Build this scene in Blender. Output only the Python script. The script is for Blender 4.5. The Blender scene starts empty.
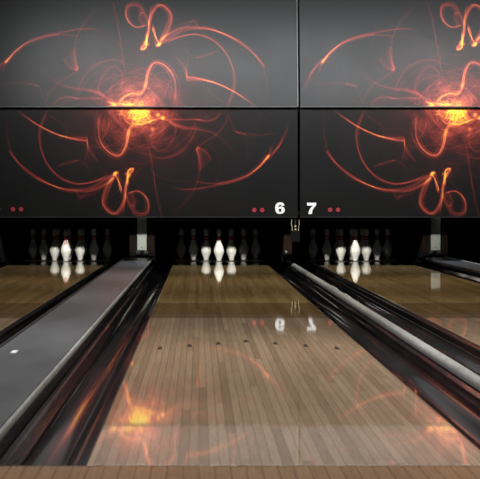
import bpy, bmesh, math, random
import numpy as np
random.seed(7)
C = bpy.context.scene.collection
R = math.radians

# ------------------------------------------------------------------ helpers
def link(o, parent=None):
    C.objects.link(o)
    if parent is not None: o.parent = parent
    return o
def tag(o, label=None, cat=None, group=None, kind=None):
    if label: o['label'] = label
    if cat: o['category'] = cat
    if group: o['group'] = group
    if kind: o['kind'] = kind
    return o
def empty(name, loc, label, cat, group=None):
    o = bpy.data.objects.new(name, None); o.location = loc; o.empty_display_size = .1
    C.objects.link(o); return tag(o, label, cat, group)
def obj(name, bm, mat, parent=None, loc=(0, 0, 0), smooth=None):
    me = bpy.data.meshes.new(name)
    bmesh.ops.recalc_face_normals(bm, faces=bm.faces)
    bm.to_mesh(me); bm.free()
    for m in (mat if isinstance(mat, (list, tuple)) else [mat]): me.materials.append(m)
    if smooth is not None:
        me.polygons.foreach_set('use_smooth', [True]*len(me.polygons))
        if smooth < 180: me.set_sharp_from_angle(angle=R(smooth))
    o = bpy.data.objects.new(name, me); o.location = loc
    return link(o, parent)
def box(bm, x0, x1, y0, y1, z0, z1, bev=0):
    vs = [bm.verts.new(p) for p in ((x0,y0,z0),(x1,y0,z0),(x1,y1,z0),(x0,y1,z0),(x0,y0,z1),(x1,y0,z1),(x1,y1,z1),(x0,y1,z1))]
    fs = [bm.faces.new([vs[i] for i in f]) for f in ((0,3,2,1),(4,5,6,7),(0,1,5,4),(1,2,6,5),(2,3,7,6),(3,0,4,7))]
    if bev:
        es = list({e for f in fs for e in f.edges})
        bmesh.ops.bevel(bm, geom=es, offset=bev, segments=2, affect='EDGES', profile=.6)
def boxm(*a, **k):
    bm = bmesh.new(); box(bm, *a, **k); return bm
def extrude_y(bm, prof, y0, y1, n=1):
    """closed profile [(x,z)] swept along y"""
    rings = []
    for i in range(n+1):
        y = y0+(y1-y0)*i/n
        rings.append([bm.verts.new((x, y, z)) for x, z in prof])
    m = len(prof)
    for a, b in zip(rings, rings[1:]):
        for i in range(m):
            bm.faces.new((a[i], a[(i+1) % m], b[(i+1) % m], b[i]))
    bm.faces.new(rings[0][::-1]); bm.faces.new(rings[-1])
def lathe(bm, prof, n=32):
    rings = []
    for r, z in prof:
        if r < 1e-6: rings.append([bm.verts.new((0, 0, z))])
        else: rings.append([bm.verts.new((r*math.cos(2*math.pi*i/n), r*math.sin(2*math.pi*i/n), z)) for i in range(n)])
    for a, b in zip(rings, rings[1:]):
        for i in range(n):
            j = (i+1) % n
            if len(a) == 1: bm.faces.new((a[0], b[i], b[j]))
            elif len(b) == 1: bm.faces.new((a[i], a[j], b[0]))
            else: bm.faces.new((a[i], a[j], b[j], b[i]))
def prism_xz(bm, pts, y0, y1):
    a = [bm.verts.new((x, y0, z)) for x, z in pts]; b = [bm.verts.new((x, y1, z)) for x, z in pts]
    bm.faces.new(a); bm.faces.new(b[::-1])
    for i in range(len(a)):
        j = (i+1) % len(a); bm.faces.new((a[i], b[i], b[j], a[j]))
def tube(bm, pts, r, n=8):
    from mathutils import Vector
    pts = [Vector(p) for p in pts]; rings = []
    for i, p in enumerate(pts):
        t = (pts[min(i+1, len(pts)-1)]-pts[max(i-1, 0)]).normalized()
        u = t.cross(Vector((0, 1, 0)));  u = u.normalized() if u.length > .01 else Vector((1, 0, 0))
        v = t.cross(u)
        rings.append([bm.verts.new(p+u*r*math.cos(2*math.pi*k/n)+v*r*math.sin(2*math.pi*k/n)) for k in range(n)])
    for a, b in zip(rings, rings[1:]):
        for i in range(n): bm.faces.new((a[i], a[(i+1) % n], b[(i+1) % n], b[i]))
    bm.faces.new(rings[0][::-1]); bm.faces.new(rings[-1])

# ------------------------------------------------------------------ materials
class NT:
    def __init__(s, name):
        s.m = bpy.data.materials.new(name); s.m.use_nodes = True
        s.t = s.m.node_tree; s.b = s.t.nodes['Principled BSDF']
    def n(s, typ, **k):
        nd = s.t.nodes.new(typ)
        for a, v in k.items(): setattr(nd, a, v)
        return nd
    def l(s, a, b): s.t.links.new(a, b)
    def math(s, op, a, b=None, c=None):
        nd = s.n('ShaderNodeMath', operation=op)
        for i, v in enumerate((a, b, c)):
            if v is None: continue
            if isinstance(v, (int, float)): nd.inputs[i].default_value = v
            else: s.l(v, nd.inputs[i])
        return nd.outputs[0]
    def ramp(s, fac, stops):
        nd = s.n('ShaderNodeValToRGB'); e = nd.color_ramp.elements
        while len(e) < len(stops): e.new(.5)
        for q, (p, c) in zip(e, stops): q.position = p; q.color = (*c, 1)
        s.l(fac, nd.inputs[0]); return nd.outputs[0]
    def mix(s, fac, a, b, mode='MIX'):
        nd = s.n('ShaderNodeMix', data_type='RGBA', blend_type=mode)
        for i, v in ((0, fac), (6, a), (7, b)):
            if isinstance(v, (int, float)): nd.inputs[i].default_value = v
            elif isinstance(v, tuple): nd.inputs[i].default_value = (*v, 1)
            else: s.l(v, nd.inputs[i])
        return nd.outputs[2]
    def pos(s):
        return s.n('ShaderNodeNewGeometry').outputs['Position']
    def noise(s, vec, scale, detail=3, rough=.5, scl=(1, 1, 1)):
        mp = s.n('ShaderNodeMapping'); mp.inputs['Scale'].default_value = scl; s.l(vec, mp.inputs[0])
        nd = s.n('ShaderNodeTexNoise'); nd.inputs['Scale'].default_value = scale
        nd.inputs['Detail'].default_value = detail; nd.inputs['Roughness'].default_value = rough
        s.l(mp.outputs[0], nd.inputs['Vector']); return nd.outputs[0]
    def bump(s, h, strength, dist=.01):
        nd = s.n('ShaderNodeBump'); nd.inputs['Strength'].default_value = strength; nd.inputs['Distance'].default_value = dist
        s.l(h, nd.inputs['Height']); s.l(nd.outputs[0], s.b.inputs['Normal'])

def plain(name, col, rough=.5, metal=0, var=.15, scale=20, scl=(1, 1, 1), spec=.5, bump=0, rvar=.1):
    t = NT(name); nz = t.noise(t.pos(), scale, 4, .6, scl)
    lo = tuple(c*(1-var) for c in col); hi = tuple(min(1, c*(1+var)) for c in col)
    t.l(t.ramp(nz, [(.3, lo), (.7, hi)]), t.b.inputs['Base Color'])
    rr = t.n('ShaderNodeMapRange'); rr.inputs[1].default_value = .3; rr.inputs[2].default_value = .7
    rr.inputs[3].default_value = max(.02, rough-rvar); rr.inputs[4].default_value = rough+rvar
    t.l(nz, rr.inputs[0]); t.l(rr.outputs[0], t.b.inputs['Roughness'])
    t.b.inputs['Metallic'].default_value = metal; t.b.inputs['Specular IOR Level'].default_value = spec
    if bump: t.bump(nz, bump)
    return t.m

def wood(name, cols, board, rough, joint, zones=None, coat=0):
    t = NT(name); sp = t.n('ShaderNodeSeparateXYZ'); t.l(t.pos(), sp.inputs[0])
    X, Y = sp.outputs[0], sp.outputs[1]
    xi = t.math('DIVIDE', X, board); ix = t.math('FLOOR', xi)
    w1 = t.n('ShaderNodeTexWhiteNoise', noise_dimensions='1D'); t.l(ix, w1.inputs['W'])
    yy = t.math('ADD', t.math('DIVIDE', Y, joint), t.math('MULTIPLY', w1.outputs[0], 7.3))
    iy = t.math('FLOOR', yy)
    cb = t.n('ShaderNodeCombineXYZ'); t.l(ix, cb.inputs[0]); t.l(iy, cb.inputs[1])
    w2 = t.n('ShaderNodeTexWhiteNoise', noise_dimensions='2D'); t.l(cb.outputs[0], w2.inputs['Vector'])
    col = t.ramp(w2.outputs[0], [(i/(len(cols)-1), c) for i, c in enumerate(cols)])
    gr = t.noise(t.pos(), 9, 5, .65, (14, .35, 1))
    col = t.mix(.55, col, t.ramp(gr, [(.3, (.66, .62, .56)), (.7, (1.15, 1.15, 1.12))]), 'MULTIPLY')
    big = t.noise(t.pos(), 1.2, 3, .6, (1.4, .5, 1))
    col = t.mix(.6, col, t.ramp(big, [(.3, (.78, .76, .74)), (.7, (1.1, 1.1, 1.1))]), 'MULTIPLY')
    fx = t.math('FRACT', xi)
    edge = t.math('LESS_THAN', t.math('MINIMUM', fx, t.math('SUBTRACT', 1, fx)), .06)
    fy = t.math('FRACT', yy)
    edge2 = t.math('LESS_THAN', fy, .004)
    col = t.mix(t.math('MULTIPLY', t.math('MAXIMUM', edge, edge2), .42), col, (.05, .035, .02))
    if zones:   # tints along the length: a painted shade band, then a yellower far end
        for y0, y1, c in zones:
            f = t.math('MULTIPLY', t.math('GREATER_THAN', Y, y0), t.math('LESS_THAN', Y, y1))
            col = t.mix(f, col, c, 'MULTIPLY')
    t.l(col, t.b.inputs['Base Color'])
    rn = t.n('ShaderNodeMapRange'); rn.inputs[3].default_value = rough*.7; rn.inputs[4].default_value = rough*1.4
    t.l(gr, rn.inputs[0]); t.l(rn.outputs[0], t.b.inputs['Roughness'])
    bn = t.noise(t.pos(), 3, 2, .5, (6, .5, 1))
    t.bump(bn, .004, .004)
    t.b.inputs['IOR'].default_value = 1.45
    t.b.inputs['Specular IOR Level'].default_value = LANE_SPEC
    return t.m
LANE_SPEC = .27
M = {}
lane_cols = [(.34,.235,.145), (.42,.295,.19), (.49,.355,.235), (.39,.27,.17), (.54,.40,.275)]
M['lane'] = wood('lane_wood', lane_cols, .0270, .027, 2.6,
                 zones=[(11.55, 13.35, (.55, .50, .38)), (13.35, 40, (1.0, .95, .64))])  # the narrow dark band is shade painted into the wood colour
M['approach'] = wood('approach_wood', [(.33,.21,.12), (.37,.24,.14), (.35,.225,.13)], .040, .22, 1.4)
M['deck'] = plain('pin_deck_black', (.010, .009, .008), .3, var=.3, rvar=.04, spec=.12)
M['gutter'] = plain('gutter_plastic', (.008, .008, .009), .07, var=.5, scale=2.2, scl=(1, .5, 1), rvar=.03, spec=.12, bump=.06)
M['trimblack'] = plain('black_rubber', (.008, .008, .008), .4)
M['cap'] = plain('capping_grey', (.105, .110, .120), .3, var=.12, scale=4, scl=(1.5, .3, 1), rvar=.015, spec=.25)
M['side'] = plain('capping_side', (.009, .009, .010), .16, var=.5, scale=6, scl=(1, .7, 1), rvar=.06, spec=.02)
M['metal'] = plain('brushed_metal', (.52, .53, .56), .34, metal=1, var=.2, scale=8, scl=(3, .6, 3))
M['rail'] = plain('pale_rail', (.50, .52, .50), .3, metal=.3, var=.12, scale=8, scl=(3, .6, 3), rvar=.03)
M['dark'] = plain('dark_paint', (.008, .008, .009), .7, spec=.1)
M['kick'] = plain('kickback_wood', (.012, .006, .003), .6, spec=.04, scale=8, scl=(3, 3, .6), var=.4)
M['plate'] = plain('plate_white', (.26, .28, .25), .45, var=.08)
M['shield'] = plain('shield_metal', (.022, .022, .024), .45, scale=5)
M['brass'] = plain('yellowed_metal', (.75, .68, .40), .35, metal=.3)
M['white'] = plain('white_ink', (.93, .93, .93), .35, var=.02)
M['reddot'] = plain('red_dot', (.36, .035, .045), .45, var=.1)
M['arrow'] = plain('arrow_ink', (.018, .013, .010), .3)
M['pinw'] = plain('pin_white', (.82, .81, .76), .22, var=.04, scale=10, rvar=.05)
M['pinr'] = plain('pin_red', (.50, .012, .015), .25, var=.1)
M['pinbase'] = plain('pin_base', (.4, .38, .33), .5)
M['lamp'] = NT('lamp_tube').m
b = M['lamp'].node_tree.nodes['Principled BSDF']
b.inputs['Base Color'].default_value = (.9, .9, .88, 1)
M['ceil'] = plain('ceiling_dark', (.02, .02, .02), .9)

# ------------------------------------------------------------------ place
FPX = 1958.0; EYE = .667
YF = 5.02; YP = 23.31           # foul line, head pin
LX = {5: -1.585, 6: .238, 7: 1.862}
HW = .527
Y_END = 24.05                   # rear edge of the pin deck
YM = 21.28                      # front of the masking panels
bm = boxm(-5.2, 5.6, -1.5, YF-.018, -.2, 0)
tag(obj('floor', bm, M['approach']), kind='structure', label='warm brown wooden approach in front of the foul line')
tag(obj('floor', boxm(-5.2, 5.6, YF-.017, 26, -.30, -.16), M['dark']), kind='structure')
tag(obj('wall_back', boxm(-5.2, 5.6, 25.3, 25.4, -.16, 3.25), M['dark']), kind='structure')
tag(obj('ceiling', boxm(-5.2, 5.6, -1.5, 25.4, 3.25, 3.35), M['ceil']), kind='structure')

# ---- lanes
lane_word = {5: 'left lane', 6: 'middle lane', 7: 'right lane'}
lane_lab = {5: 'glossy wooden bowling lane cut off by the left picture edge',
            6: 'wide glossy wooden bowling lane in the middle, under number 6',
            7: 'glossy wooden bowling lane on the right, under number 7'}
for k, cx in LX.items():
    t = empty('bowling_lane', (cx, YF, 0), lane_lab[k], 'bowling lane', 'bowling lanes')
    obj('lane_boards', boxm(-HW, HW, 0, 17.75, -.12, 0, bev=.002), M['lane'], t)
    d = obj('pin_deck', boxm(-HW, HW, 17.752, Y_END-YF, -.12, 0, bev=.002), M['deck'], t)
    d['label'] = 'black pin deck'
    for s in (-1, 1):
        x = s*(HW+.003)
        obj('edge_strip', boxm(min(x, x-s*.006)+s*.003, max(x, x-s*.006)+s*.003, 0, Y_END-YF, -.1, -.004), M['trimblack'], t)
    a0 = None
    for i in range(-3, 4):
        bm = bmesh.new(); yy = 9.6-YF-abs(i)*.155
        prism = [(-.013, yy-.09), (.013, yy-.09), (.006, yy+.09), (-.006, yy+.09)]
        a = [bm.verts.new((x+i*.1375-.008, y, .0004)) for x, y in prism]
        c = [bm.verts.new((x+i*.1375-.008, y, -.001)) for x, y in prism]
        bm.faces.new(a); bm.faces.new(c[::-1])
        for q in range(4): bm.faces.new((a[q], c[q], c[(q+1) % 4], a[(q+1) % 4]))
        obj('arrow_marker', bm, M['arrow'], t)

# ---- gutters
def gutter(x0, x1, label):
    """x0..x1 channel; thin shell"""
    n = 14; top = []; cx = (x0+x1)/2; w = (x1-x0)/2
    top += [(x0, -.006), (x0+.022, -.009)]
    for i in range(n+1):
        a = math.pi*i/n
        top.append((cx-(w-.024)*math.cos(a), -.014-.078*math.sin(a)**.8))
    top += [(x1-.022, -.009), (x1, -.006)]
    bot = [(x, z-.008) for x, z in top][::-1]
    bm = bmesh.new(); extrude_y(bm, top+bot, YF, Y_END, 1)
    o = obj('gutter', bm, M['gutter'], smooth=50)
    return tag(o, label, 'gutter', 'lane gutters')
G = .229
e = lambda k, s: LX[k]+s*(HW+.007)
gutter(e(5, -1)-G, e(5, -1), 'dark gutter along the far left side of the left lane')
gutter(e(5, 1), e(5, 1)+G, 'dark gutter between the left lane and the grey capping, with red reflections')
gutter(e(6, -1)-G, e(6, -1), 'glossy black gutter left of the middle lane with orange reflections')
gutter(e(6, 1), e(6, 1)+G, 'glossy black gutter right of the middle lane, below the metal rail')
gutter(e(7, -1)-G, e(7, -1), 'dark gutter left of the right lane, behind the metal rail')
gutter(e(7, 1), e(7, 1)+G, 'dark gutter on the far right, beside the right grey capping')

# ---- wide cappings (ball return covers) between lane pairs
def capping(x0, x1, label):
    t = empty('lane_capping', ((x0+x1)/2, YF, 0), label, 'lane capping', 'wide grey cappings')
    w = (x1-x0)/2; h = .050; wl = w+.052    # the top board overhangs the left gutter a little
    bm = None; L = 23.10-YF
    bm = bmesh.new()
    extrude_y(bm, [(-w, -.155), (w, -.155), (w, h-.016), (w-.003, h-.012), (-wl+.003, h-.012), (-wl, h-.016), (-wl, h-.03), (-w, h-.034)], 0, L, 1)
    obj('side_body', bm, M['side'], t)
    obj('top_board', boxm(-wl+.0145, w-.0255, 0, L, h-.0118, h, bev=.002), M['cap'], t)
    for s in (-1, 1):
        bm = bmesh.new(); rw = .0075 if s > 0 else .007; c = w-rw-.003 if s > 0 else -wl+rw
        pr = [(c+rw*math.cos(a*math.pi/8), h-.004+.0125*math.sin(a*math.pi/8)) for a in range(9)]
        pr += [(c-rw, h-.0116), (c+rw, h-.0116)]
        extrude_y(bm, pr, 0, L)
        obj('edge_rail', bm, M['rail' if s > 0 else 'shield'], t, smooth=60)['label'] = 'bright rounded metal edge rail' if s > 0 else 'dark thin edge rail'
    return t
capping(e(5, 1)+G+.003, e(6, -1)-G-.003, 'wide grey capping with metal edges between left and middle lanes')
capping(e(7, 1)+G+.003, e(7, 1)+G+.003+.293, 'short visible piece of grey capping at the right picture edge')

# ---- narrow dividers
def divider(x0, x1, label):
    t = empty('lane_divider', ((x0+x1)/2, YF, 0), label, 'lane divider', 'narrow metal topped dividers')
    w = (x1-x0)/2; L = 23.10-YF
    obj('divider_body', boxm(-w, w, 0, L, -.155, -.006), M['side'], t)
    bm = bmesh.new()
    pr = [(.025*math.cos(a*math.pi/10), .0005+.022*math.sin(a*math.pi/10)) for a in range(11)]
    obj('rail_flange', boxm(-w+.004, w-.004, 0, L, -.0055, .000, bev=.002), M['shield'], t)
    extrude_y(bm, pr, 0, L)
    obj('metal_rail', bm, M['rail'], t, smooth=40)['label'] = 'bright brushed metal rail'
divider(e(6, 1)+G+.003, e(7, -1)-G-.003, 'narrow divider with bright metal rail between the middle and right lanes')
divider(e(5, -1)-G-.003-.1, e(5, -1)-G-.003, 'narrow divider at the far left edge beyond the left lane')

# ---- kickbacks (division walls beside the pin decks)
def kickback(xc, w, y0, label, plate):
    t = empty('kickback_wall', (xc, y0, 0), label, 'kickback wall', 'division walls beside the pins')
    obj('panel', boxm(-w/2, w/2, 0, 1.9, -.15, 1.4), M['dark'], t)
    if w > .2:
        for s in (-1, 1):
            x = s*(w/2-.024)
            obj('face_board', boxm(x-.022, x+.022, -.02, -.001, .1, 1.3, bev=.003), M['kick'], t)
    else:
        obj('face_board', boxm(-w/2+.004, w/2-.004, -.02, -.001, .06, 1.3, bev=.003), M['kick'], t)
    if plate:
        p = obj('cover_plate', boxm(-.055, .055, -.032, -.002, .132, .60, bev=.004), M['plate'], t)
        p['label'] = 'pale vertical cover plate'
        for z in (.47, .16):
            obj('screw', boxm(-.006, .006, -.036, -.0325, z, z+.012, bev=.002), M['shield'], p)
        bm = bmesh.new(); box(bm, -.07, -.022, -.036, -.002, .062, .122, bev=.006); box(bm, .022, .07, -.036, -.002, .062, .122, bev=.006)
        box(bm, -.075, .075, -.03, -.0025, .052, .07)
        obj('clamp_bracket', bm, M['shield'], t)['label'] = 'dark metal clamp bracket'
    return t
capc = (e(5, 1)+G+e(6, -1)-G)/2; capc2 = capc+3.468
divc = (e(6, 1)+e(7, -1))/2
kickback(capc, .293, 23.14, 'kickback wall with pale vertical plate at end of left grey capping', True)
kickback(capc2, .293, 23.14, 'kickback wall with pale vertical plate right of the right lane', True)
kickback(divc, .10, 23.14, 'narrow dark kickback wall between the middle and right pin decks', False)
kickback(e(5, -1)-G-.053, .10, 23.14, 'narrow dark kickback wall left of the left pin deck', False)

# ---- masking: art raster -----------------------------------------------------------
PX0, PX1, PT, PB = -17.0, 297.6, -9.0, 217.0
S = 2.2
W = int((PX1-PX0)*S)+1; Hh = int((PB-PT)*S)+1
H = np.zeros((Hh, W), np.float32)
rng = np.random.default_rng(11)
SI = .42
def splat(xs, ys, amp, sig):
    for x, y, a, s in zip(xs, ys, amp, sig):
        cx = (x-PX0)*S; cy = (y-PT)*S; ss = s*S; r = int(3*ss)+1
        i0, i1 = max(0, int(cy)-r), min(Hh, int(cy)+r+2); j0, j1 = max(0, int(cx)-r), min(W, int(cx)+r+2)
        if i0 >= i1 or j0 >= j1: continue
        gy = np.exp(-((np.arange(i0, i1)-cy)**2)/(2*ss*ss)); gx = np.exp(-((np.arange(j0, j1)-cx)**2)/(2*ss*ss))
        H[i0:i1, j0:j1] += a*gy[:, None]*gx[None, :]
def crom(P, n=260):
    P = np.array(P, float); Q = np.vstack([2*P[0]-P[1], P, 2*P[-1]-P[-2]])
    seg = len(P)-1; t = np.linspace(0, seg-1e-6, n); i = t.astype(int); u = (t-i)[:, None]
    p0, p1, p2, p3 = Q[i], Q[i+1], Q[i+2], Q[i+3]
    c = .5*((2*p1)+(-p0+p2)*u+(2*p0-5*p1+4*p2-p3)*u**2+(-p0+3*p1-3*p2+p3)*u**3)
    d = np.r_[0, np.cumsum(np.hypot(*np.diff(c, axis=0).T))]
    m = max(4, int(d[-1]/.55)); s = np.linspace(0, d[-1], m)
    return np.c_[np.interp(s, d, c[:, 0]), np.interp(s, d, c[:, 1])], np.linspace(0, 1, m)
def strand(P, I=.6, w=.6, ends=(.1, .1), hot=None, rot=True):
    c, t = crom(P)
    w = w*.52; a = np.full(len(t), I*SI*.55/ (w*2.5))*np.ones_like(t)
    a *= np.clip(t/max(ends[0], 1e-3), 0, 1)*np.clip((1-t)/max(ends[1], 1e-3), 0, 1)
    if hot:
        for h, g, sd in hot: a *= 1+.8*g*np.exp(-((t-h)/sd)**2)
    sg = np.full(len(t), w)
    if I > .35 and rot and len(P) > 4:      # loose hair-thin companions that drift off the main line
        for q in range(5):
            d = np.gradient(c, axis=0); nr = np.c_[-d[:, 1], d[:, 0]]/(np.hypot(*d.T)[:, None]+1e-6)
            off = rng.normal(0, 2.4)*np.sin(np.pi*t*rng.uniform(.4, 1.4)+rng.uniform(0, 3))+rng.normal(0, .5)
            cc = c+nr*off[:, None]; aa = a*rng.uniform(.08, .24)
            splat(cc[:, 0], cc[:, 1], aa, sg*.85); splat(274-cc[:, 0], 218-cc[:, 1], aa, sg*.85)
    fl = 1+.35*np.sin(t*rng.uniform(18, 40)+rng.uniform(0, 6))*np.sin(t*rng.uniform(5, 11))
    if I > .35:      # bright lines are bundles of two threads that cross and part
        d0 = np.gradient(c, axis=0); n0 = np.c_[-d0[:, 1], d0[:, 0]]/(np.hypot(*d0.T)[:, None]+1e-6)
        o0 = (.75*np.sin(np.pi*t*rng.uniform(1.2, 2.6)+rng.uniform(0, 3)))[:, None]
        lines = [(c+n0*o0, a*.72*fl), (c-n0*o0, a*.5*(2-fl))]
    else: lines = [(c, a*fl)]
    for cq, aq in lines:
        splat(cq[:, 0], cq[:, 1], aq, sg*.85)
        if rot: splat(274-cq[:, 0], 218-cq[:, 1], aq, sg*.85)
def sheet(A, B, n=6, I=.1, w=.55, **k):
    A = np.array(crom(A)[0]); B = np.array(crom(B)[0])
    q = np.linspace(0, 1, 7)
    a = np.c_[np.interp(q, np.linspace(0, 1, len(A)), A[:, 0]), np.interp(q, np.linspace(0, 1, len(A)), A[:, 1])]
    b_ = np.c_[np.interp(q, np.linspace(0, 1, len(B)), B[:, 0]), np.interp(q, np.linspace(0, 1, len(B)), B[:, 1])]
    n = int(n*1.8)
    for i, f in enumerate(np.linspace(0, 1, n)):
        g = 1.7 if i in (0, n-1) else rng.uniform(.5, 1.1)
        k2 = dict(ends=(.06, .06)); k2.update(k)
        strand(a*(1-f)+b_*f, I*g*.95, w*.85, **k2)

ringL = [(50,106),(46,113),(41.5,124),(39.5,135),(40.5,147),(44,158),(47,164),(52,171),(60,178),(70,182.5),(80,184),(92,182),(104,178),(113,173)]
strand(ringL, 1.0, .7, hot=[(.75, .4, .2), (1, 1.5, .12)]); strand([(x+1.2, y+.4) for x, y in ringL], .25, .9)
outA = [(8,104),(7,125),(8,140),(12,153),(20,165),(31,175),(45,182.5),(60,187.5),(75,189.5),(90,187),(103,181),(114,174)]
outB = [(9,150),(14,157),(20,164),(35,176),(50,184),(62,189),(75,191),(92,190),(106,184),(115,177)]
strand(outA, .42, .6, ends=(.25, .02), hot=[(.6, .6, .2), (1, 2, .1)])
strand(outB, .8, .7, ends=(.02, .02), hot=[(.1, .5, .1), (1, 1.2, .12)])
sheet(outA[4:], outB[3:], 8, .22, .5)
strand([(0,137),(10,153),(22,167),(40,180),(55,192),(60,198)], .14, .6); strand([(52,184),(62,190),(72,192.5)], .4, .7)
sheet([(62,178),(72,188),(79.5,198)], [(90,186),(84,192),(79.5,198)], 6, .16, .6)
sheet([(79.5,198),(92,195),(106,187),(115,178)], [(79.5,198),(90,190),(104,181),(114,175)], 6, .24, .6)
strand([(77,192),(79,199.5),(82,198)], .5, .8)
# bow tie, left loop
sheet([(116,174),(109,181),(104,192),(102.5,203),(105,211),(112,214),(119,210),(123,202),(125,190),(127.5,174),(132,169)],
      [(116,175),(112,184),(107,194),(105,203),(108,209),(115,214),(121,213),(124.5,203),(126,190),(127,177),(129,170)], 6, .55, .5)
strand([(116,173),(109,181),(103.5,193),(102.5,205),(107,212),(113,213)], .55, .6)
for y in (190, 196, 202): strand([(104, y+10), (112, y+5), (122, y-2), (125, y-9)], .25, .6)
strand([(115,172),(118,180),(121,190),(121.5,194)], 4.2, .8, ends=(.02, .2)); strand([(119,173),(119.5,182),(121,192)], 1.5, .7)
strand([(113,176),(116,172.5),(119,172.5)], 5.0, 1.2); strand([(108,182),(113,177),(117,174)], 1.2, 1.0)
strand([(127,186),(127.5,176),(129,170),(133.5,168.5),(131,173),(128,178)], 3.0, .9); strand([(125.5,166.5),(128,172),(127,182),(125,195),(124,206),(122,215)], .9, .7)
splat([126.5, 130, 115, 128], [174, 169.5, 173.5, 177], [.6, .4, .8, .4], [1.2, 1.0, 1.2, 1.0]); splat([147.5, 144, 159, 146], [44, 48.5, 44.5, 41], [.6, .4, .8, .4], [1.2, 1.0, 1.2, 1.0])
# right loop
sheet([(125,192),(129,200),(133,208),(139,214),(145,214),(148,207),(147,199),(142,193),(135,191),(128,193)],
      [(124,192),(127,201),(131,211),(137,216),(146,216),(149,207),(146,197),(140,191.5),(133,190.5),(126,194)], 6, .48, .5)
strand([(128,192),(132,200),(135,209),(142,213.5),(147,210),(148,202),(143,193)], .5, .7)
strand([(142,212),(146,208),(144.5,199),(141,193)], .5, .8); sheet([(128,192),(133,198),(134,204),(130,206)], [(131,190),(136,200),(135,206),(132,207)], 5, .3)
strand([(130,176),(136,184),(143,192),(148,201)], .3, .6); strand([(128,176),(138,170),(150,160),(160,145)], .22, .6)
strand([(92,186),(96,200),(103,214)], .3, .6); strand([(84,150),(88,170),(93,186)], .15, .6)
# centre loop
loop = [(104.5,110),(100,118),(98.5,128),(99,137),(103,146),(110,153),(117,155.8),(122,154),(126,146),(128,136),(130,128),(134,124.5),(142,125),(150,121.5),(154,117)]
strand(loop, 1.0, .8, ends=(.1, .05), hot=[(.42, 1.4, .15), (.8, 2.2, .2)]); strand([(x+.9, y-1) for x, y in loop[2:10]], .4, .7)
sheet([(116,155),(121,148),(125,138),(128,130)], [(122,154),(126,146),(128,137),(130,128)], 5, .28)
strand([(110,120),(107,130),(104,136),(101,138)], .6, .9); strand([(131,128),(127,140),(124,148),(115,154)], .4, .7)
# horn
h1 = [(15,109),(28,118),(40,126),(55,133.5),(68,138),(80,140.5),(87.5,141)]; h2 = [(15,109),(30,120),(42,127.5),(56,134),(68,137),(80,137.5),(87.5,136.5)]
sheet(h1, h2, 6, .28, .6, ends=(.3, .02), hot=[(.9, 1.3, .3)]); strand(h1, .45, .6, ends=(.3, .02), hot=[(.9, .8, .3)])
sheet([(87,136.5),(88,145),(91,152),(98,162)], [(87,140),(87,148),(86,156),(84,163)], 5, .30, .6, ends=(.02, .3)); strand([(87,136),(88,144),(92,152),(99,163)], .5, .7)
strand([(46,114),(57,120),(64,126),(66.5,131),(66,142)], .35, .7); strand([(66,150),(67,158)], .15, .7)
sheet([(55,167),(68,164),(79,160)], [(60,165),(70,161),(79,160)], 4, .22); strand([(79,160),(86,165),(93,172)], .3, .7)
# right side of the lower half
strand([(196,148),(199,158),(199.5,166),(198,180),(190,196),(182,206),(170,216)], .42, .8, ends=(.02, .3), hot=[(.05, 1, .12)])
sheet([(196,148),(199,158),(199.5,172)], [(197,147),(205,150),(212,160)], 7, .45); strand([(196,148),(205,142),(216,135),(224,125),(229,114)], .38, .7)
strand([(206,144),(216,153),(220,166),(216,183),(214,200)], .2, .7); splat([197.5, 76.5], [147.5, 70.5], [.2, .2], [1.3, 1.3])
arc = [(170,187),(185,189),(200,188.3),(215,185),(230,182),(245,177),(258,168),(264,161.5),(269,154)]
strand(arc, .8, .7, ends=(.15, .02), hot=[(.5, .4, .3), (1, 2.2, .2)]); strand([(192,181),(205,183),(220,183.5),(235,180),(250,174),(262,163),(268,155)], .6, .7, hot=[(.9, 1, .2)])
strand([(150,168),(160,177),(175,181),(192,182)], .22, .8); sheet(arc[3:], [(215,183),(230,180.5),(246,174),(258,166),(267,157)], 5, .16)
strand([(263,162),(268,157),(271,150),(272.5,144.5)], 1.3, .9, ends=(.02, .3)); strand([(265,160),(272,154),(279,146),(285,134),(290,120)], 1.0, .8, ends=(.02, .6)); strand([(268,158),(277,148),(284,139),(289,126)], .5, .7, ends=(.02, .5))
splat([268, 6], [156.5, 61.5], [.4, .4], [1.3, 1.3])
strand([(227,112),(231,122),(235,131),(238,133)], .4, .7); sheet([(234,131),(247,133),(262,134.5),(282,132)], [(234,131),(246,136),(262,135.5),(276,133)], 4, .16, .6, ends=(.02, .5)); strand([(236,132),(241,133.5),(247,134)], .7, 1.0)
strand([(241,134),(246,143),(248,160)], .22, .6); strand([(262,113),(270,130),(284,164)], .16, .5); strand([(230,112),(245,120),(262,113)], .1, .6); strand([(262,113),(254,130),(251,134)], .15, .6)
strand([(148,139),(153,172),(157,195),(162,217)], .75, .5, ends=(.1, .02), hot=[(.6, .5, .4)])
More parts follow.
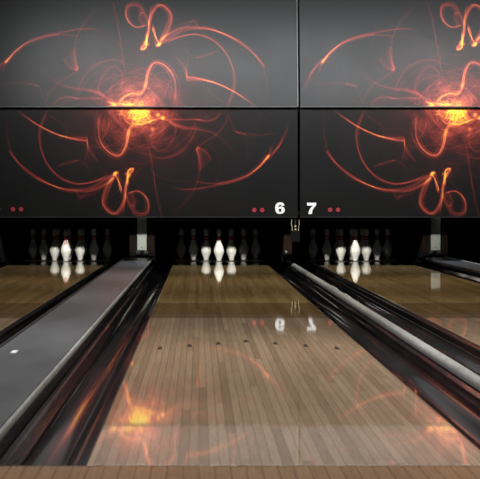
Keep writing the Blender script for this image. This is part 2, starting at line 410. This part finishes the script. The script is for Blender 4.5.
# swirls right of the centre
strand([(160,117),(168,120),(176,125),(185,128),(196,129),(212,133),(226,143),(238,158)], .55, .9, ends=(.02, .5), hot=[(.2, 1, .2)])
sheet([(172,118),(180,120),(193,120),(206,117),(216,110)], [(166,120),(180,119),(196,119),(210,121),(223,111)], 5, .22); strand([(195,119),(207,121.5),(215,119),(222,112)], .6, .9)
strand([(196,119),(195,130),(190,141),(182,150),(172,156),(160,158),(148,155)], .5, .8); strand([(196,120),(190,133),(178,145),(165,153)], .3, .8)
strand([(166,119),(174,113),(180,118),(184,121)], .4, .8); strand([(152,138),(152,146),(160,152),(168,148),(174,138),(176,128),(170,122)], .45, .9)
strand([(150,138),(153,131),(158,128)], .6, .9); splat([152.5], [129], [.6], [1.4])
for i in range(150):   # fine filaments of the cloud
    a0 = rng.uniform(0, 6.28); rr = rng.uniform(8, 44); cx = 137+rng.normal(0, 14); cy = 109+rng.normal(0, 9); sp = rng.uniform(.7, 2.4)
    q = np.linspace(a0, a0+sp, 7); e_ = rng.uniform(.75, 1.2); dr = rng.uniform(-.18, .18)
    strand(np.c_[cx+rr*(1+dr*np.linspace(0, 1, 7))*np.cos(q)*e_, cy+rr*(1+dr*np.linspace(0, 1, 7))*np.sin(q)], rng.uniform(.05, .45), rng.uniform(.4, .65), ends=(.3, .3))
for i in range(40):
    a0 = rng.uniform(0, 6.28); r1 = rng.uniform(25, 50); bend = rng.uniform(-.4, .4)
    strand([(137+8*math.cos(a0), 111+6*math.sin(a0)), (137+r1*.5*math.cos(a0+bend*.5), 111+r1*.5*math.sin(a0+bend*.5)), (137+r1*math.cos(a0+bend), 111+r1*math.sin(a0+bend))], rng.uniform(.1, .3), .7, ends=(.02, .6))
for i in range(14):   # faint large arcs
    a0 = rng.uniform(0, 6.28); rr = rng.uniform(50, 120); q = np.linspace(a0, a0+rng.uniform(.5, 1.1), 6)
    strand(np.c_[137+rr*1.15*np.cos(q), 109+rr*.8*np.sin(q)], rng.uniform(.03, .10), .6, ends=(.4, .4))
# hot core: scribbles
def squig(cx, cy, sx, sy, n, I, w):
    for i in range(n):
        p = np.c_[cx+rng.normal(0, sx, 5), cy+rng.normal(0, sy, 5)]
        p = p[np.argsort(p[:, 0])]; strand(p, I*rng.uniform(.4, 1.3), w, ends=(.2, .2), rot=False)
squig(137, 112, 9, 4.5, 26, 2.2, .5); squig(126, 104, 9, 3, 13, 1.8, .5); squig(147, 119, 8, 2.5, 12, 1.6, .5)
strand([(118,104),(124,97.5),(132,95.5),(140,95),(143,92)], 1.5, 1.0, rot=False); strand([(107,101),(113,104),(118,107)], 2.0, 1.2, rot=False)
strand([(130,122),(136,124),(144,123.5),(152,121),(160,118),(166,118.5)], 1.8, 1.1, rot=False)
splat([137, 135, 141, 158, 163, 114], [113, 106, 110, 115, 118, 105], [.35, .2, .3, 1.3, 1.3, 1.1], [4, 4, 3, 1.4, 1.2, 1.6])
yy, xx = np.mgrid[0:Hh, 0:W]; px = xx/S+PX0; py = yy/S+PT
r2 = ((px-139)/1.15)**2+(py-112)**2
lum = sum(math.cos(1)*0+np.sin(px*fx+py*fy+ph)*am for fx, fy, ph, am in ((.21,.13,1,.3),(-.17,.24,2,.3),(.33,-.29,4,.2),(.09,.4,5,.2)))
H += (.30*np.exp(-r2/(2*17**2))+.15*np.exp(-r2/(2*32**2)))*(1+.9*lum)
H += .03*np.exp(-(((px-137)/90)**2+((py-109)/60)**2))
stops = np.array([0, .12, .35, .7, 1.1, 1.7, 2.6, 4.0])
rc = np.array([0, .03, .15, .42, .78, 1.0, 1.0, 1.0]); gc = np.array([0, .003, .016, .06, .17, .42, .78, .92]); bc = np.array([0, .002, .010, .035, .05, .04, .06, .10])
col = np.stack([np.interp(H, stops, c) for c in (rc, gc, bc)]+[np.ones_like(H)], -1).astype(np.float32)
BASE = .0075
col[..., :3] = np.minimum(col[..., :3]+BASE, 1)

def art_material():
    t = NT('printed_flame_panel')
    at = t.n('ShaderNodeAttribute', attribute_name='print'); 
    nz = t.noise(t.pos(), 30, 4, .6, (1, 1, 1)); big = t.noise(t.pos(), 1.6, 3, .6, (1, 1, 1.2))
    c = t.mix(.5, at.outputs['Color'], t.ramp(nz, [(.3, (.85, .85, .85)), (.7, (1.1, 1.1, 1.1))]), 'MULTIPLY')
    t.l(c, t.b.inputs['Base Color'])
    rr = t.n('ShaderNodeMapRange'); rr.inputs[1].default_value = .3; rr.inputs[2].default_value = .7; rr.inputs[3].default_value = .42; rr.inputs[4].default_value = .47
    t.l(big, rr.inputs[0]); t.l(rr.outputs[0], t.b.inputs['Roughness'])
    t.b.inputs['Specular IOR Level'].default_value = .27
    return t.m
M['art'] = art_material()
SM = 92.0
def px_x(u): return (u-199)/SM
def px_z(v): return EYE+(205-v)/SM
def art_mesh(name, v0, v1, thick):
    i0 = int(round((v0-PT)*S)); i1 = int(round((v1-PT)*S)); n = i1-i0+1
    ii, jj = np.mgrid[i0:i1+1, 0:W]
    X = (jj/S+PX0-199)/SM - px_x(PX0); Z = EYE+(205-(ii/S+PT))/SM
    zb = Z.min(); co = np.stack([X, np.zeros_like(X), Z-zb], -1).reshape(-1, 3)
    cl = col[i0:i1+1].reshape(-1, 4)
    a = (np.arange(n-1)[:, None]*W+np.arange(W-1)[None, :]).ravel()
    q = np.stack([a, a+W, a+W+1, a+1], -1)
    wx = X.max(); hz = Z.max()-zb; f = .0012; base = len(co)
    bx = np.array([(0, f, 0), (wx, f, 0), (wx, thick, 0), (0, thick, 0), (0, f, hz), (wx, f, hz), (wx, thick, hz), (0, thick, hz)])
    co = np.vstack([co, bx]); cl = np.vstack([cl, np.tile([.01, .01, .01, 1], (8, 1))]).astype(np.float32)
    bq = np.array([(0,3,2,1),(4,5,6,7),(0,1,5,4),(1,2,6,5),(2,3,7,6),(3,0,4,7)])+base
    q = np.vstack([q, bq]).astype(np.int32)
    me = bpy.data.meshes.new(name); me.vertices.add(len(co)); me.vertices.foreach_set('co', co.astype(np.float32).ravel())
    me.loops.add(len(q)*4); me.loops.foreach_set('vertex_index', q.ravel())
    me.polygons.add(len(q)); me.polygons.foreach_set('loop_start', np.arange(0, len(q)*4, 4, dtype=np.int32))
    me.update(calc_edges=True)
    ca = me.color_attributes.new('print', 'FLOAT_COLOR', 'POINT'); ca.data.foreach_set('color', cl.ravel())
    me.materials.append(M['art']); me.update()
    return me, zb, hz, wx
UP, uz, uh, uw = art_mesh('upper_masking_panel', -9, 106.3, .03)
LO, lz, lh, lw = art_mesh('lower_masking_panel', 108.3, 216.3, .03)
PER = 3.447
TILT = R(10.0); OVER = .035
six_out = [(.0,.0)]
def curve_mesh(name, splines, depth, mat, parent, loc):
    cu = bpy.data.curves.new(name, 'CURVE'); cu.dimensions = '2D'; cu.fill_mode = 'BOTH'; cu.extrude = depth
    for pts in splines:
        sp = cu.splines.new('POLY'); sp.points.add(len(pts)-1)
        for p, (x, y) in zip(sp.points, pts): p.co = (x, y, 0, 1)
        sp.use_cyclic_u = True
    tmp = bpy.data.objects.new(name, cu); C.objects.link(tmp)
    me = bpy.data.meshes.new_from_object(tmp); bpy.data.objects.remove(tmp)
    me.materials.clear(); me.materials.append(mat)
    me.transform(__import__('mathutils').Matrix.Rotation(R(90), 4, 'X'))
    o = bpy.data.objects.new(name, me); o.location = loc; return link(o, parent)
def cr2(P, n=8):
    P = P+P[:1]; c = crom(P, 90)[0][::3]; return [tuple(p) for p in c[:-1]]
u = 1/SM
def ell(cx, cy, rx, ry, n=28): return [(cx+rx*math.cos(2*math.pi*i/n), cy+ry*math.sin(2*math.pi*i/n)) for i in range(n)]
# heavy figure six: outline, bowl hole (units of picture pixels, height 11.4)
six = [(9.6,8.2),(9.2,9.8),(7.8,11.1),(5.4,11.6),(2.6,11.0),(.9,9.0),(.2,5.8),(.7,2.6),(2.4,.5),(5.1,-.2),(7.9,.4),(9.6,2.0),(10.1,3.9),(9.4,6.0),(7.8,7.2),(5.9,7.4),(4.3,6.9),(3.6,6.2),(3.9,8.2),(4.8,9.1),(5.9,9.0),(6.5,8.0)]
six = [(x*u, y*u) for x, y in six]
hole = [(x*u, y*u) for x, y in ell(5.2, 3.55, 1.35, 1.75, 18)][::-1]
seven = [(x*u, y*u) for x, y in [(.2,11.3),(9.4,11.3),(9.4,8.8),(7.2,6.4),(5.6,3.4),(5.1,0),(1.5,0),(2.2,3.5),(4.0,6.4),(5.9,8.4),(.2,8.4)]]
def dot(parent, x, z, mat, r=2.2*u):
    bm = bmesh.new(); prism_xz(bm, [(x+r*math.cos(a*math.pi/8), z+r*math.sin(a*math.pi/8)) for a in range(16)], -.0035, -.0003)
    return obj('indicator_dot', bm, mat, parent)
for k in range(2):
    x0 = px_x(PX0)+k*PER; side = ('left', 'right')[k]
    wl = ('under lane numbers side with 6', 'with number 7')[k]
    t = empty('lower_masking_panel', (x0, YM, lz), ('lower dark panel with orange flame swirls and number 6, left of the gap', 'lower dark panel with flame swirls and number 7, right of the gap')[k], 'masking panel', 'printed masking panels')
    link(bpy.data.objects.new('printed_board', LO), t)
    bm = boxm(0, lw, -.004, .034, -.012, -.001); obj('bottom_trim', bm, M['shield'], t)
    if k == 0:
        curve_mesh('lane_number', [six, hole], .0015, M['white'], t, (px_x(274.8)-x0, -.003, px_z(213.8)-lz))['label'] = 'white heavy number 6'
        for v in (254.3, 262.2): dot(t, px_x(v)-x0, px_z(210)-lz, M['reddot'])
        for v in (13, 21.2): dot(t, px_x(v)-x0, px_z(209.2)-lz, M['reddot'])
        dot(t, px_x(-1.2)-x0, px_z(208.5)-lz, M['shield'])
    else:
        curve_mesh('lane_number', [seven], .0015, M['white'], t, (px_x(306.8)-x0, -.003, px_z(214)-lz))['label'] = 'white heavy number 7'
        for v in (330.2, 338): dot(t, px_x(v)-x0, px_z(209.8)-lz, M['reddot'])
    t = empty('upper_masking_panel', (x0, YM-OVER, uz), ('upper greyish panel with pale flame swirls, left of the vertical gap', 'upper greyish panel with pale flame swirls, right of the vertical gap')[k], 'masking panel', 'printed masking panels')
    t.rotation_euler.x = -TILT; t.scale.z = 1.024
    link(bpy.data.objects.new('printed_board', UP), t)
    obj('edge_trim', boxm(uw+.001, uw+.005, -.002, .03, 0, uh), M['plate'], t)
    obj('bottom_trim', boxm(0, uw, -.002, .032, -.010, -.001), M['shield'], t)

# structure behind the panels
for k, x in enumerate((px_x(PX0)-.02, px_x(298.9), px_x(298.9)+PER)):
    tag(obj('trim_%d' % (k+1), boxm(x-.05, x+.05, YM+.30, YM+.38, .56, 3.25), M['dark']), kind='structure')
tag(obj('trim_4', boxm(-3.2, 4.9, YM+.10, YM+.29, 1.66, 1.80), M['dark']), kind='structure')
tag(obj('trim_5', boxm(-3.2, 4.9, YM+.0302, YM+.40, .56, .60), M['dark']), kind='structure')

# bracket between the panels
t = empty('hanging_bracket', (px_x(295.4), YM+.012, .337), 'yellowish wire bracket hanging under the panels between numbers 6 and 7', 'bracket')
def hk(s):
    pts = [(s*.5*x*u, 0, .155-(y-.0)*u) for x, y in [(7.2,-1.5),(7.6,1.0),(8.4,3.2),(6.8,4.6),(6.4,6.5),(6.6,8.6),(5.2,9.8)]]
    bm = bmesh.new(); tube(bm, pts, .0036); return bm
for s in (-1, 1):
    obj('hook_wire', hk(s), M['brass'], t, smooth=60)
for z in (.098, .065): obj('bolt', boxm(-.011, .011, -.01, .004, z-.008, z+.008, bev=.003), M['brass'], t)
obj('mounting_plate', boxm(-.05, .05, -.002, .02, -.07, .055, bev=.003), M['dark'], t)['label'] = 'dark square mounting plate'
obj('stem', boxm(-.008, .008, .004, .016, .056, .20), M['shield'], t)
x = divc-.025
t = empty('sensor_box', (x, 23.085, .066), 'small white sensor box at the far end of the narrow divider', 'sensor')
obj('housing', boxm(-.014, .014, 0, .03, 0, .06, bev=.002), M['plate'], t); obj('bracket', boxm(-.012, .012, .004, .03, -.034, -.001), M['shield'], t)

# pin deck lamps, each over its own lane, shielded towards the bowler
for k, cx in LX.items():
    t = empty('pin_deck_lamp', (cx, 22.0, .82), 'shielded lamp hidden behind the panels above the %s pins' % lane_word[k].replace(' lane', ''), 'lamp', 'lamps lighting the pins')
    w = .74
    bm = bmesh.new()
    prism = [(-.10, .12), (-.10, -.239), (-.088, -.239), (-.088, .108), (.288, .108), (.288, .12)]
    a = [bm.verts.new((-w, y, z)) for y, z in prism]; c = [bm.verts.new((w, y, z)) for y, z in prism]
    bm.faces.new(a); bm.faces.new(c[::-1])
    for i in range(6): bm.faces.new((a[i], c[i], c[(i+1) % 6], a[(i+1) % 6]))
    obj('housing', bm, M['dark'], t)
    for s in (-.5, .5): obj('hanger_rod', boxm(s-.008, s+.008, .05, .066, .12, 3.25-.82), M['dark'], t)
    obj('lower_lip', boxm(-w, w, -.098, .30, -.283, -.240), M['dark'], t)  # unseen plate added to keep lamp light off the floor before the pins
    gs = 1 if k != 6 else -1       # slot beside the lip that lets light onto the wide kickback face
    obj('upper_lip', boxm(-w if gs > 0 else -.712, .712 if gs > 0 else w, .29, .30, -.177, .12), M['dark'], t)  # unseen lip shaped to set how high the pins are lit
    for s in (-1, 1): obj('end_bracket', boxm(s*w-.006, s*w+.006, -.10, .30, -.283, .12), M['dark'], t)
    sh = empty('pin_shield', (cx, 22.8, .478), 'thin dark shield bar above the pins of the %s' % lane_word[k], 'shield', 'shield bars above the pins')
    for s in (-.5, .5): obj('hanger_rod', boxm(s-.008, s+.008, .002, .010, .3, 3.25-.478), M['dark'], sh)
    obj('bar', boxm(-.755, .755, 0, .012, 0, .30), M['dark'], sh)
    obj('bottom_lip', boxm(-.755, .755, -.012, -.001, .0, .014), M['shield'], sh)
    L = bpy.data.lights.new('pin_light', 'AREA'); L.shape = 'RECTANGLE'; L.size = 1.3; L.size_y = .012; L.energy = 26; L.color = (1, .97, .88)
    lo = bpy.data.objects.new('pin_light', L); lo.location = (cx, 22.0, .76)
    d = __import__('mathutils').Vector((0, 1.3, -.64)); lo.rotation_euler = d.to_track_quat('-Z', 'Y').to_euler(); C.objects.link(lo)

# ------------------------------------------------------------------ pins
prof = [(0, 0), (.024, 0), (.0258, .003), (.0300, .019), (.0360, .040), (.0455, .065), (.0530, .085), (.0585, .105), (.0605, .1143), (.0600, .130), (.0570, .150), (.0515, .168), (.0440, .186),
        (.0363, .205), (.0300, .222), (.0258, .238), (.0235, .254), (.0237, .270), (.0250, .284), (.0275, .300), (.0305, .318), (.0323, .336), (.0318, .350), (.0285, .364), (.0215, .374), (.0110, .380), (0, .381)]
def rad(z):
    for (r0, z0), (r1, z1) in zip(prof[1:], prof[2:]):
        if z0 <= z <= z1: return r0+(r1-r0)*(z-z0)/(z1-z0)
bm = bmesh.new(); lathe(bm, prof, 36)
body0 = obj('pin_body', bm, M['pinw'], smooth=180)
bands = []
for z0, z1 in ((.246, .262), (.274, .292)):
    bm = bmesh.new(); zs = [z0+(z1-z0)*i/4 for i in range(5)]
    lathe(bm, [(rad(z0)-.001, z0)]+[(rad(z)+.0008, z) for z in zs]+[(rad(z1)-.001, z1)], 32)
    bands.append(obj('neck_stripe', bm, M['pinr'], smooth=180))
bm = bmesh.new(); n = 14
ring = []
for i in range(n):     # crown like red ring mark on the shoulder, facing the bowler
    a = 2*math.pi*i/n; row = []
    for rr in (.008, .0155):
        z = .218+rr*1.25*math.sin(a); xx_ = rr*math.cos(a); ry = rad(z)
        row.append((xx_, -math.sqrt(max(ry*ry-xx_*xx_, 1e-6))-.0012, z))
    ring.append([bm.verts.new(p) for p in row])
for i in range(n): bm.faces.new((ring[i][0], ring[i][1], ring[(i+1) % n][1], ring[(i+1) % n][0]))
mark0 = obj('shoulder_mark', bm, M['pinr'])
rows = [(1, 0, 0), (2, -.5, 1), (3, .5, 1), (4, -1, 2), (5, 0, 2), (6, 1, 2), (7, -1.5, 3), (8, -.5, 3), (9, .5, 3), (10, 1.5, 3)]
desc = {1: 'brightly lit white head pin at the front of the {}', 2: 'pin with lit lower half, just left of the head pin on the {}',
        3: 'pin with lit lower half, just right of the head pin on the {}', 4: 'dim pin second to the left of the head pin on the {}',
        5: 'pin standing hidden behind the head pin of the {}', 6: 'dim pin second to the right of the head pin on the {}',
        7: 'nearly black outermost pin at left on the {}', 8: 'back row pin peeking from behind the left half-lit pin, {}',
        9: 'back row pin peeking from behind the right half-lit pin, {}', 10: 'nearly black outermost pin at right on the {}'}
first = True
for k, cx in LX.items():
    for num, dx, row in rows:
        t = empty('bowling_pin', (cx+dx*.3048, YP+row*.264, 0), desc[num].format(lane_word[k]), 'bowling pin', 'pins of the %s' % lane_word[k])
        t.rotation_euler.z = 0
        for src in [body0]+bands+([mark0] if (k, num) == (5, 1) else []):
            o = src.copy(); o.parent = t; C.objects.link(o)
            if src is mark0: o['label'] = 'red ring mark on the shoulder'
for o in [body0, mark0]+bands: bpy.data.objects.remove(o)

# small white strip on the left capping
bm = boxm(-.011, .011, -.07, .07, 0, .0015)
tag(obj('white_strip', bm, M['white'], loc=(-.776, 8.22, .0502)), 'small white strip lying on the grey capping at left edge', 'oblong')

# ------------------------------------------------------------------ light
from mathutils import Vector
def area(name, loc, to, sx, sy, power, col=(1, 1, 1), spread=180):
    L = bpy.data.lights.new(name, 'AREA'); L.shape = 'RECTANGLE'; L.size = sx; L.size_y = sy; L.energy = power; L.color = col; L.spread = R(spread)
    o = bpy.data.objects.new(name, L); o.location = loc; o.rotation_euler = (Vector(to)-Vector(loc)).to_track_quat('-Z', 'Y').to_euler(); C.objects.link(o); return o
area('masking_light', (1.0, 19.3, 3.18), (1.0, YM, 1.6), 6.0, .45, 185, (.95, .98, 1), 120)
area('lane_light', (.6, 17.2, 3.2), (.6, 17.2, 0), 5.5, .5, 82, (1, .93, .82), 110)
area('lane_light', (.6, 13.0, 3.2), (.6, 13.0, 0), 5.5, .5, 82, (1, .93, .82), 110)
area('lane_light', (.6, 9.0, 3.2), (.6, 9.0, 0), 5.5, .6, 116, (1, .96, .92), 110)
area('lane_light', (.6, 5.6, 3.2), (.6, 5.6, 0), 5.5, .6, 64, (1, .95, .90), 110)
w = bpy.data.worlds.new('World'); bpy.context.scene.world = w; w.use_nodes = True
w.node_tree.nodes['Background'].inputs[0].default_value = (.9, .95, 1, 1); w.node_tree.nodes['Background'].inputs[1].default_value = .02

# ------------------------------------------------------------------ camera
cam = bpy.data.cameras.new('camera'); co = bpy.data.objects.new('camera', cam); C.objects.link(co)
co.location = (0, 0, EYE); co.rotation_euler = (R(90), 0, 0)
cam.sensor_width = 36; cam.sensor_fit = 'HORIZONTAL'; cam.lens = FPX/480*36
cam.shift_x = (240-199)/480; cam.shift_y = -(239.5-205)/480
cam.clip_start = .1; cam.clip_end = 100
cam.dof.use_dof = True; cam.dof.focus_distance = 21; cam.dof.aperture_fstop = 18
sc = bpy.context.scene; sc.camera = co
sc.view_settings.view_transform = 'Standard'; sc.view_settings.look = 'None'; sc.view_settings.exposure = 0; sc.view_settings.gamma = 1; sc.view_settings.use_curve_mapping = False
